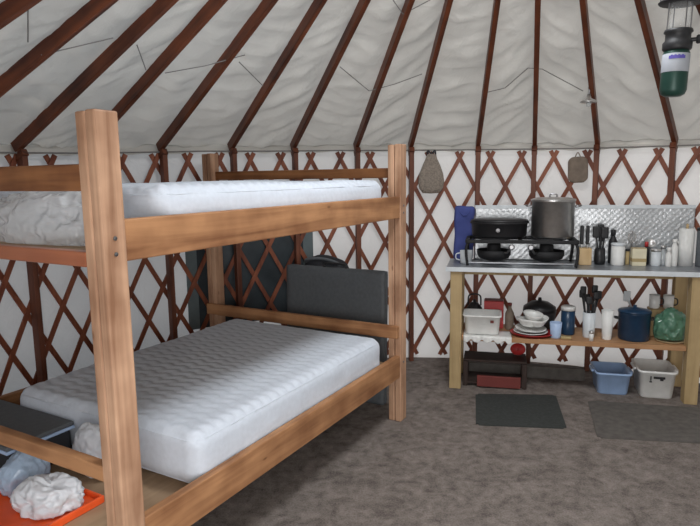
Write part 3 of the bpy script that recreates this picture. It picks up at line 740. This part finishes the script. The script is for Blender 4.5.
# white dish basin with towel
db = item('dish_basin', 0.235, 0.15, SH, 'white plastic dish basin on the left end of the lower shelf', 'basin')
def basin(bm, wx, wy, h, flare=1.12, wall=0.004, seg=8, r=0.03):
    def ring(kx, ky, z, rr):
        pts = []
        for cxn, cyn, a0 in ((1, 1, 0), (-1, 1, PI/2), (-1, -1, PI), (1, -1, 3*PI/2)):
            for i in range(seg):
                a = a0 + PI/2*i/(seg-1); pts.append(bm.verts.new((cxn*(kx-rr) + rr*math.cos(a), cyn*(ky-rr) + rr*math.sin(a), z)))
        return pts
    R_ = [ring(wx/flare*0.96, wy/flare*0.96, 0, r), ring(wx/flare, wy/flare, 0.008, r), ring(wx*0.97, wy*0.97, h*0.90, r), ring(wx*1.04, wy*1.04, h*0.92, r), ring(wx*1.05, wy*1.05, h, r),
          ring(wx*0.96, wy*0.96, h, r), ring(wx/flare-wall, wy/flare-wall, 0.02, r), ring(wx/flare*0.5, wy/flare*0.5, 0.012, r*0.5)]
    n_ = len(R_[0])
    for a, b in zip(R_, R_[1:]):
        for i in range(n_): bm.faces.new((a[i], a[(i+1) % n_], b[(i+1) % n_], b[i]))
    bm.faces.new(R_[0]); bm.faces.new(R_[-1])
bm = NB(); basin(bm, 0.135, 0.115, 0.145, 1.1); obj('basin_body', bm, M['white'], db, True)
bm = NB(); box(bm, 0.06, 0.085, -0.1275, -0.123, 0.095, 0.115, 0.002); obj('printed_mark', bm, M['redd'], db)
o = obj('dish_towel', NB(), M['porcelain']); 
bm = bmesh.new(); G = []
for i in range(41):
    row = []
    for j in range(13):
        x = 0.10 + 0.35*i/40; f = j/12
        if f < 0.45: y = 0.20 - 0.185*f/0.45; z = SH + 0.006
        else: y = 0.012 - 0.004; z = SH + 0.006 - (f-0.45)/0.55*(0.040 + 0.012*math.sin(i*0.7))
        y -= 0.006*abs(math.sin(i*0.9))*(f > 0.45); z += 0.003*math.sin(i*1.3)*(1 if f > .45 else .3) if f > 0.45 else 0
        row.append(bm.verts.new((x, y, z)))
    G.append(row)
for i in range(40):
    for j in range(12): bm.faces.new((G[i][j], G[i+1][j], G[i+1][j+1], G[i][j+1]))
bmesh.ops.recalc_face_normals(bm, faces=bm.faces); bmesh.ops.solidify(bm, geom=bm.faces[:], thickness=0.003); bm.to_mesh(o.data); bm.free()
for p in o.data.polygons: p.use_smooth = True
o.matrix_world = TM; tag(o, 'white cloth hanging over the shelf edge under the dish basin', 'towel')
db.location = (TM @ Vector((0.235, 0.15, SH+0.0105)))
# red box behind basin
rb = item('red_carton', 0.32, 0.34, SH, 'red carton at the back of the shelf behind the white basin', 'carton')
bm = NB(); box(bm, -0.075, 0.075, -0.05, 0.05, 0, 0.215, 0.004); obj('carton_body', bm, M['red'], rb)
bm = NB(); box(bm, -0.07, 0.07, -0.045, 0.045, 0.2155, 0.222, 0.002); obj('flap', bm, M['redd'], rb)
tl = item('tall_kettle', 0.17, 0.34, SH, 'dark kettle in the shadowed left back corner of the shelf', 'kettle')
bm = NB(); lathe(bm, [(0, 0), (0.06, 0), (0.065, 0.02), (0.06, 0.15), (0.03, 0.19), (0.012, 0.195), (0.012, 0.215), (0, 0.218)], seg=28); obj('kettle_body', bm, M['black'], tl, True)
bm = NB(); tube(bm, curve_pts([(-0.05, 0, 0.17), (-0.04, 0, 0.25), (0.04, 0, 0.25), (0.05, 0, 0.17)], 6), 0.006, 8); obj('bail_handle', bm, M['blackp'], tl)
bm = NB(); tube(bm, [(0.055, 0, 0.10), (0.085, 0, 0.14), (0.10, 0, 0.18)], [0.014, 0.010, 0.008], 10); obj('spout', bm, M['black'], tl)
# red tray with stacked bowls
rt = item('red_tray', 0.60, 0.145, SH, 'red oval tray under the pile of white bowls on the shelf', 'tray')
bm = NB(); lathe(bm, [(0, 0.0), (0.125, 0.0), (0.155, 0.020), (0.160, 0.020), (0.160, 0.025), (0.150, 0.024), (0.12, 0.006), (0, 0.006)], seg=44, squash=0.85); obj('tray_body', bm, M['red'], rt, True)
for k, (dx, dy, dz, tx, ty, r) in enumerate(((-0.01, 0.0, 0.010, 0.0, 0.0, 0.125), (-0.01, 0.0, 0.034, 0.06, 0.03, 0.115), (-0.03, 0.01, 0.064, -0.08, 0.10, 0.095), (0.045, -0.005, 0.075, 0.12, -0.12, 0.08), (0.0, 0.01, 0.108, 0.15, 0.14, 0.075))):
    lab = ['wide white plate at the bottom of the dish pile on the red tray', 'white soup plate second from the bottom of the dish pile', 'white bowl on the left of the dish pile', 'white bowl on the right of the dish pile', 'small white bowl topmost on the dish pile'][k]
    o = empty('white_bowl' if k > 1 else 'white_plate', TM @ T((0.60+dx, 0.145+dy, SH+dz)) @ RX(tx) @ RY(ty), lab, 'bowl' if k > 1 else 'plate', 'white dishes piled on the red tray')
    hh = 0.022 if k < 2 else 0.055
    bm = NB(); lathe(bm, [(0, 0.0), (r*0.45, 0.0), (r*0.5, 0.004), (r*0.85, hh*0.7), (r, hh), (r*0.97, hh+0.003), (r*0.8, hh*0.75), (r*0.42, 0.010), (0, 0.008)], seg=36); obj('dish', bm, M['porcelain'], o, True)
# black pan behind bowls
bp_ = item('frying_pan', 0.665, 0.33, SH, 'black pan with dome lid at the back of the shelf behind the dish pile', 'pan')
bm = NB(); lathe(bm, [(0, 0), (0.10, 0), (0.125, 0.15), (0.12, 0.15), (0.095, 0.01), (0, 0.008)], seg=36); obj('pan_body', bm, M['black'], bp_, True)
bm = NB(); lathe(bm, [(0.125, 0.15), (0.12, 0.18), (0.07, 0.215), (0.015, 0.225), (0.012, 0.25), (0, 0.252)], seg=36); obj('lid', bm, M['black'], bp_, True)
# blue cup
cu = item('blue_cup', 0.765, 0.10, SH, 'pale blue plastic cup at the shelf front right of the dish pile', 'cup')
bm = NB(); lathe(bm, [(0, 0), (0.034, 0), (0.036, 0.004), (0.043, 0.115), (0.040, 0.115), (0.033, 0.008), (0, 0.006)], seg=28); obj('cup_body', bm, M['cupblue'], cu, True)
canister(0.862, 0.22, SH, 0.050, 0.185, 'navyp', 'white', 'dark blue jar with a white lid on the shelf behind the pale blue cup', 'jar', 'storage_jar', lidh=0.03)
o = item('yellow_sponge', 0.835, 0.08, SH, 'small yellow sponge on the shelf edge beside the pale blue cup', 'sponge')
bm = NB(); roundbox(bm, 0.075, 0.05, 0.018, 0.005, 0.012, None, (0, 0, 0.009)); obj('sponge_body', bm, M['straw'], o, True)
# utensil crock
ck = item('utensil_crock', 1.0, 0.15, SH, 'pale steel crock full of black cooking utensils on the shelf', 'crock')
bm = NB(); lathe(bm, [(0, 0), (0.036, 0), (0.040, 0.01), (0.045, 0.19), (0.042, 0.19), (0.036, 0.012), (0, 0.01)], seg=28); obj('crock_body', bm, M['trim'], ck, True)
for k in range(7):
    a = k*0.9; rx = 0.05*math.cos(a); ry = 0.04*math.sin(a); hh = 0.30 + 0.04*math.sin(k*2.1)
    bm = NB(); tube(bm, [(rx*0.3, ry*0.3, 0.03), (rx*0.7, ry*0.7, 0.19), (rx*1.1, ry*1.1, hh)], 0.006, 8)
    roundbox(bm, 0.042, 0.016, 0.06, 0.0075, 0.008, None, (rx*1.15, ry*1.15, hh+0.02)); obj('utensil', bm, M['blackp'], ck, True)
o = item('salt_shaker', 1.005, 0.055, SH, 'small white shaker in front of the utensil crock', 'shaker')
bm = NB(); lathe(bm, [(0, 0), (0.015, 0), (0.016, 0.055), (0, 0.055)], seg=18); obj('shaker_body', bm, M['white'], o, True)
bm = NB(); lathe(bm, [(0.0165, 0.0555), (0.0165, 0.067), (0.008, 0.074), (0, 0.075)], seg=18); obj('shaker_cap', bm, M['steel'], o, True)
# white bottle
wb_ = item('white_tumbler', 1.12, 0.12, SH, 'tall white tumbler on the shelf left of the blue pot', 'tumbler')
bm = NB(); lathe(bm, [(0, 0), (0.030, 0), (0.032, 0.005), (0.043, 0.215), (0.040, 0.215), (0.030, 0.01), (0, 0.008)], seg=28); obj('tumbler_body', bm, M['white'], wb_, True)
# blue pot
bpt = item('blue_pot', 1.31, 0.17, SH, 'large dark blue enamel pot on the right of the shelf', 'pot')
bm = NB(); lathe(bm, [(0, 0), (0.098, 0), (0.105, 0.01), (0.108, 0.195), (0.113, 0.199), (0.103, 0.203), (0.100, 0.02), (0, 0.012)], seg=40); obj('pot_body', bm, M['navyp'], bpt, True)
bm = NB(); lathe(bm, [(0.113, 0.204), (0.108, 0.214), (0.05, 0.228), (0.012, 0.232), (0.012, 0.25), (0, 0.25)], seg=40); obj('lid', bm, M['navyp'], bpt, True)
for sx in (-1, 1):
    bm = NB(); tube(bm, curve_pts([(sx*0.104, -0.03, 0.15), (sx*0.132, -0.02, 0.155), (sx*0.132, 0.02, 0.155), (sx*0.104, 0.03, 0.15)], 4), 0.006, 8); obj('handle', bm, M['black'], bpt, True)
o = item('serving_spoon', 1.33, 0.36, SH, 'pale serving spoon slanting up behind the blue pot', 'spoon')
bm = NB(); tube(bm, [(0.08, 0.0, 0.0), (-0.02, 0.03, 0.24)], 0.008, 8); obj('handle', bm, M['trim'], o)
bm = NB(); roundbox(bm, 0.05, 0.012, 0.08, 0.0055, 0.008, None, (-0.03, 0.033, 0.27)); obj('spoon_bowl', bm, M['trim'], o, True)
# green bag on tan plate
tp = item('tan_plate', 1.545, 0.15, SH, 'flat tan plate under the green plastic bag on the shelf', 'plate')
bm = NB(); lathe(bm, [(0, 0.0), (0.085, 0.0), (0.098, 0.012), (0.100, 0.016), (0.08, 0.010), (0, 0.008)], seg=36); obj('plate_body', bm, M['tan'], tp, True)
o = obj('green_bag', crumple(0.108, 0.085, 0.145, amp=.22, freq=3.2, seed=11), M['green'], None, True)
o.matrix_world = TM @ T((1.548, 0.15, SH+0.012)); tag(o, 'crumpled green plastic bag at the right end of the shelf', 'plastic bag')
# mugs on a board behind the green bag
rk = item('mug_rack', 1.535, 0.325, SH, 'small dark box behind the green bag with mugs standing on it', 'box')
bm = NB(); box(bm, -0.095, 0.062, -0.06, 0.06, 0, 0.20, 0.004); obj('box_body', bm, M['leg_x'], rk)
for k, (s, lab) in enumerate(((1.475, 'white mug on the small box, left of the two behind the green bag'), (1.570, 'white mug on the small box, right of the two behind the green bag'))):
    o = item('white_mug', s, 0.325, SH+0.201, lab, 'mug', 'mugs on the small box')
    bm = NB(); lathe(bm, [(0, 0), (0.030, 0), (0.034, 0.006), (0.036, 0.10), (0.033, 0.10), (0.031, 0.01), (0, 0.008)], seg=24); obj('mug_body', bm, M['porcelain'], o, True)
    bm = NB(); tube(bm, curve_pts([(0.033, -0.006, 0.08), (0.055, -0.012, 0.07), (0.055, -0.012, 0.035), (0.033, -0.006, 0.025)], 5), 0.005, 6); obj('handle', bm, M['black'], o, True)
o = item('oil_bottle', 0.44, 0.28, SH, 'brown oil bottle between the white basin and the dish pile', 'bottle')
bm = NB(); lathe(bm, [(0, 0), (0.03, 0), (0.033, 0.01), (0.033, 0.13), (0.014, 0.17), (0.014, 0.19), (0, 0.19)], seg=24); obj('bottle_body', bm, M['board'], o, True)
bm = NB(); lathe(bm, [(0.016, 0.19), (0.016, 0.21), (0, 0.212)], seg=16); obj('cap', bm, M['redd'], o, True)

# ------------------------------------------------------------------ under the table
def tub(s, t, rot, wx, wy, h, mat, label):
    o = item('washing_up_tub', s, t, 0, label, 'tub', None, rot)
    bm = NB(); basin(bm, wx, wy, h, 1.16, seg=8, r=0.035); obj('tub_body', bm, M[mat], o, True)
    for sx in (-1, 1):
        bm = NB(); roundbox(bm, 0.022, wy*0.9, 0.020, 0.008, 0.012, None, (sx*(wx*1.05+0.008), 0, h-0.012)); obj('grip', bm, M[mat], o, True)
    return o
tub(1.178, 0.22, 0.0, 0.120, 0.140, 0.165, 'ltblue', 'light blue plastic washing-up tub on the floor under the table')
o = tub(1.470, 0.21, -0.03, 0.124, 0.150, 0.205, 'white', 'white plastic washing-up tub with black print on the floor under the table')
bm = NB()
for x0, x1, z0, z1 in ((-0.03, 0.045, 0.150, 0.166), (0.012, 0.034, 0.138, 0.152), (-0.052, -0.044, 0.135, 0.168), (-0.056, -0.04, 0.122, 0.130)): box(bm, x0, x1, -0.1495, -0.1400, z0, z1, 0.002)
obj('black_print', bm, M['black'], o)
# low dark crate with red slab and round red lid
dp = item('low_dark_form', 0.56, 0.395, 0, 'long low dark plank lying along the wall under the table', 'form')  # plain grey-brown box making a dark band at the foot of the wall
bm = NB(); box(bm, -0.46, 0.46, -0.035, 0.035, 0, 0.095, 0.004); obj('form_body', bm, M['mat2'], dp)
cr = item('low_crate', 0.335, 0.20, 0, 'low dark wooden crate with a red front board under the left of the table', 'crate')
for x in (-0.235, 0.20):
    for y in (-0.12, 0.10):
        bm = NB(); box(bm, x, x+0.035, y, y+0.035, 0, 0.19, 0.003); obj('corner_post', bm, M['crate'], cr)
bm = NB(); box(bm, -0.235, 0.235, -0.10, 0.13, 0.191, 0.205, 0.003); obj('top_board', bm, M['crate'], cr)
bm = NB(); box(bm, -0.13, 0.19, -0.145, -0.122, 0.01, 0.095, 0.004); obj('front_board', bm, M['redd'], cr)
bm = NB(); box(bm, -0.225, 0.225, -0.118, 0.13, 0.02, 0.035, 0.003); obj('bottom_board', bm, M['crate'], cr)
o = item('red_plate', 0.51, 0.28, 0.206, 'round red enamel plate propped on edge upon the low crate', 'plate')
bm = NB(); lathe(bm, [(0, 0.018), (0.02, 0.016), (0.05, 0.004), (0.058, 0), (0.058, -0.004), (0, -0.002)], seg=32, squash=0.8, mtx=T((0, 0, 0.048)) @ RX(PI/2 - 0.2)); obj('plate_disc', bm, M['red'], o, True)
bm = NB(); lathe(bm, [(0, 0.036), (0.010, 0.034), (0.008, 0.018), (0, 0.017)], seg=16, mtx=T((0, 0, 0.048)) @ RX(PI/2 - 0.2)); obj('centre_boss', bm, M['red'], o, True)

# floor mats
def mat_quad(name, pts, mat, label, th=0.007, rim=None):
    bm = NB(); vs = [bm.verts.new((x, y, 0.0005)) for x, y in pts]; f = bm.faces.new(vs)
    r = bmesh.ops.extrude_face_region(bm, geom=[f])
    for v in [e for e in r['geom'] if isinstance(e, bmesh.types.BMVert)]: v.co.z = th
    bmesh.ops.bevel(bm, geom=[e for e in bm.edges if abs(e.verts[0].co.z - e.verts[1].co.z) > 0.001], offset=0.02, segments=3, affect='EDGES')
    o = obj(name, bm, M[mat]); return tag(o, label, 'mat')
o = mat_quad('floor_mat', [(0.80, 3.63), (1.362, 3.556), (1.49, 4.13), (0.915, 4.18)], 'mat', 'dark rubber mat on the carpet in front of the low crate')
o = mat_quad('floor_mat', [(1.50, 3.42), (2.25, 3.30), (2.45, 3.84), (1.68, 4.02)], 'mat2', 'faint worn grey mat on the carpet in front of the two tubs', 0.006)

# ------------------------------------------------------------------ things hanging on the lattice
hb = empty('hanging_bag', T(wp(math.atan2(0.69-CX, 5.07-CY), 1.80, 0.065)) @ RZ(-math.atan2(0.69-CX, 5.07-CY)), 'grey-brown pear-shaped wool bag hanging on the lattice beside the bunk post', 'bag')
bm = NB(); prof = [(0.0, -0.345), (0.07, -0.340), (0.102, -0.30), (0.110, -0.245), (0.100, -0.18), (0.075, -0.11), (0.048, -0.055), (0.036, -0.02), (0, -0.015)]
lathe(bm, prof, seg=36, squash=0.28)
for v in bm.verts: v.co += Vector((0.006*noise.noise(v.co*18), 0.006*noise.noise(v.co*18 + Vector((4, 4, 4))), 0))
obj('bag_body', bm, M['canvas'], hb, True)
bm = NB(); tube(bm, curve_pts([(-0.035, 0, -0.03), (-0.03, 0, 0.01), (0.0, 0, -0.012), (0.03, 0, 0.01), (0.035, 0, -0.03)], 5), 0.007, 8); obj('hanging_loop', bm, M['cloth_dark'], hb)
th = math.atan2(1.84-CX, 4.80-CY)
cbd = empty('cutting_board', T(wp(th, 1.77, 0.070)) @ RZ(-th) @ RY(-0.04), 'small worn brown cutting board hanging on the lattice above the stock pot', 'cutting board')
bm = NB(); roundbox(bm, 0.150, 0.016, 0.205, 0.0075, 0.015, lambda p, nn, h: Vector((-0.02*(abs(p.z/h.z)**8)*(p.x/h.x), 0, -0.012*(abs(p.x/h.x)**6)*(p.z/h.z))), (0, 0, -0.135)); obj('board_body', bm, M['board'], cbd, True)
bm = NB(); tube(bm, curve_pts([(-0.02, 0, -0.035), (0, 0, 0.0), (0.02, 0, -0.035)], 5), 0.005, 6); obj('hanging_loop', bm, M['canvas'], cbd)

# ------------------------------------------------------------------ hanging lantern
LZ = 1.905
ln = empty('hanging_lantern', T((1.308, 2.45, LZ)) @ RZ(-0.5) @ RY(0.03), 'green gas lantern with a white label hanging from the roof at the top right', 'lantern')
bm = NB(); lathe(bm, [(0, 0.0), (0.030, 0.0), (0.043, 0.008), (0.049, 0.024), (0.049, 0.165), (0.044, 0.178), (0.0, 0.180)], seg=36); obj('gas_canister', bm, M['greenm'], ln, True)
bm = NB(); lathe(bm, [(0.0495, 0.092), (0.0502, 0.094), (0.0502, 0.160), (0.0495, 0.162)], seg=36, cap=False); lb = obj('label_band', bm, M['labelw'], ln, True)
bm = NB()
for k in range(9):
    a = -2.0 + k*0.13; box(bm, -0.004, 0.004, 0.0, 0.0012, 0.140, 0.152 + 0.003*(k % 2), 0.0, mtx=RZ(a + PI/2) @ T((0, -0.0512, 0)))
obj('violet_print', bm, M['purple'], lb)
bm = NB(); lathe(bm, [(0.047, 0.176), (0.053, 0.182), (0.054, 0.205), (0.046, 0.215), (0.046, 0.240), (0.053, 0.246), (0.050, 0.256), (0, 0.258)], seg=36); obj('burner_base', bm, M['blackp'], ln, True)
bm = NB(); tube(bm, [(0.045, 0, 0.215), (0.070, 0, 0.215)], 0.008, 10); lathe(bm, [(0, 0), (0.014, 0), (0.018, 0.006), (0.016, 0.016), (0, 0.016)], seg=10, mtx=T((0.064, 0, 0.215)) @ RY(PI/2)); obj('valve_knob', bm, M['blackp'], ln)
bm = NB(); lathe(bm, [(0.034, 0.260), (0.038, 0.272), (0.038, 0.352), (0.033, 0.362)], seg=30, cap=False); obj('glass_globe', bm, M['globe'], ln, True)
for k in range(4):
    a = k*PI/2 + 0.5; c_, s_ = math.cos(a), math.sin(a)
    bm = NB(); tube(bm, [(0.047*c_, 0.047*s_, 0.25), (0.046*c_, 0.046*s_, 0.366)], 0.0026, 6); obj('guard_wire', bm, M['steel_dark'], ln)
bm = NB(); lathe(bm, [(0.080, 0.356), (0.083, 0.360), (0.052, 0.384), (0.034, 0.390), (0.032, 0.405), (0.0, 0.410)], seg=30); obj('hood', bm, M['blackp'], ln, True)
bm = NB(); tube(bm, curve_pts([(-0.070, 0, 0.360), (-0.076, 0, 0.42), (0, 0, 0.475), (0.076, 0, 0.42), (0.070, 0, 0.360)], 6), 0.003, 6); obj('bail_handle', bm, M['steel_dark'], ln)
# its cord, up to the roof
hh = cone(math.atan2(1.308-CX, 2.45-CY), math.hypot(1.308-CX, 2.45-CY)).z - LZ + 0.03
bm = NB(); tube(bm, [(0.0, 0, 0.475), (0.0, 0, 0.7), (0, 0, hh)], 0.003, 6); obj('hanging_cord', bm, M['cord'], ln)
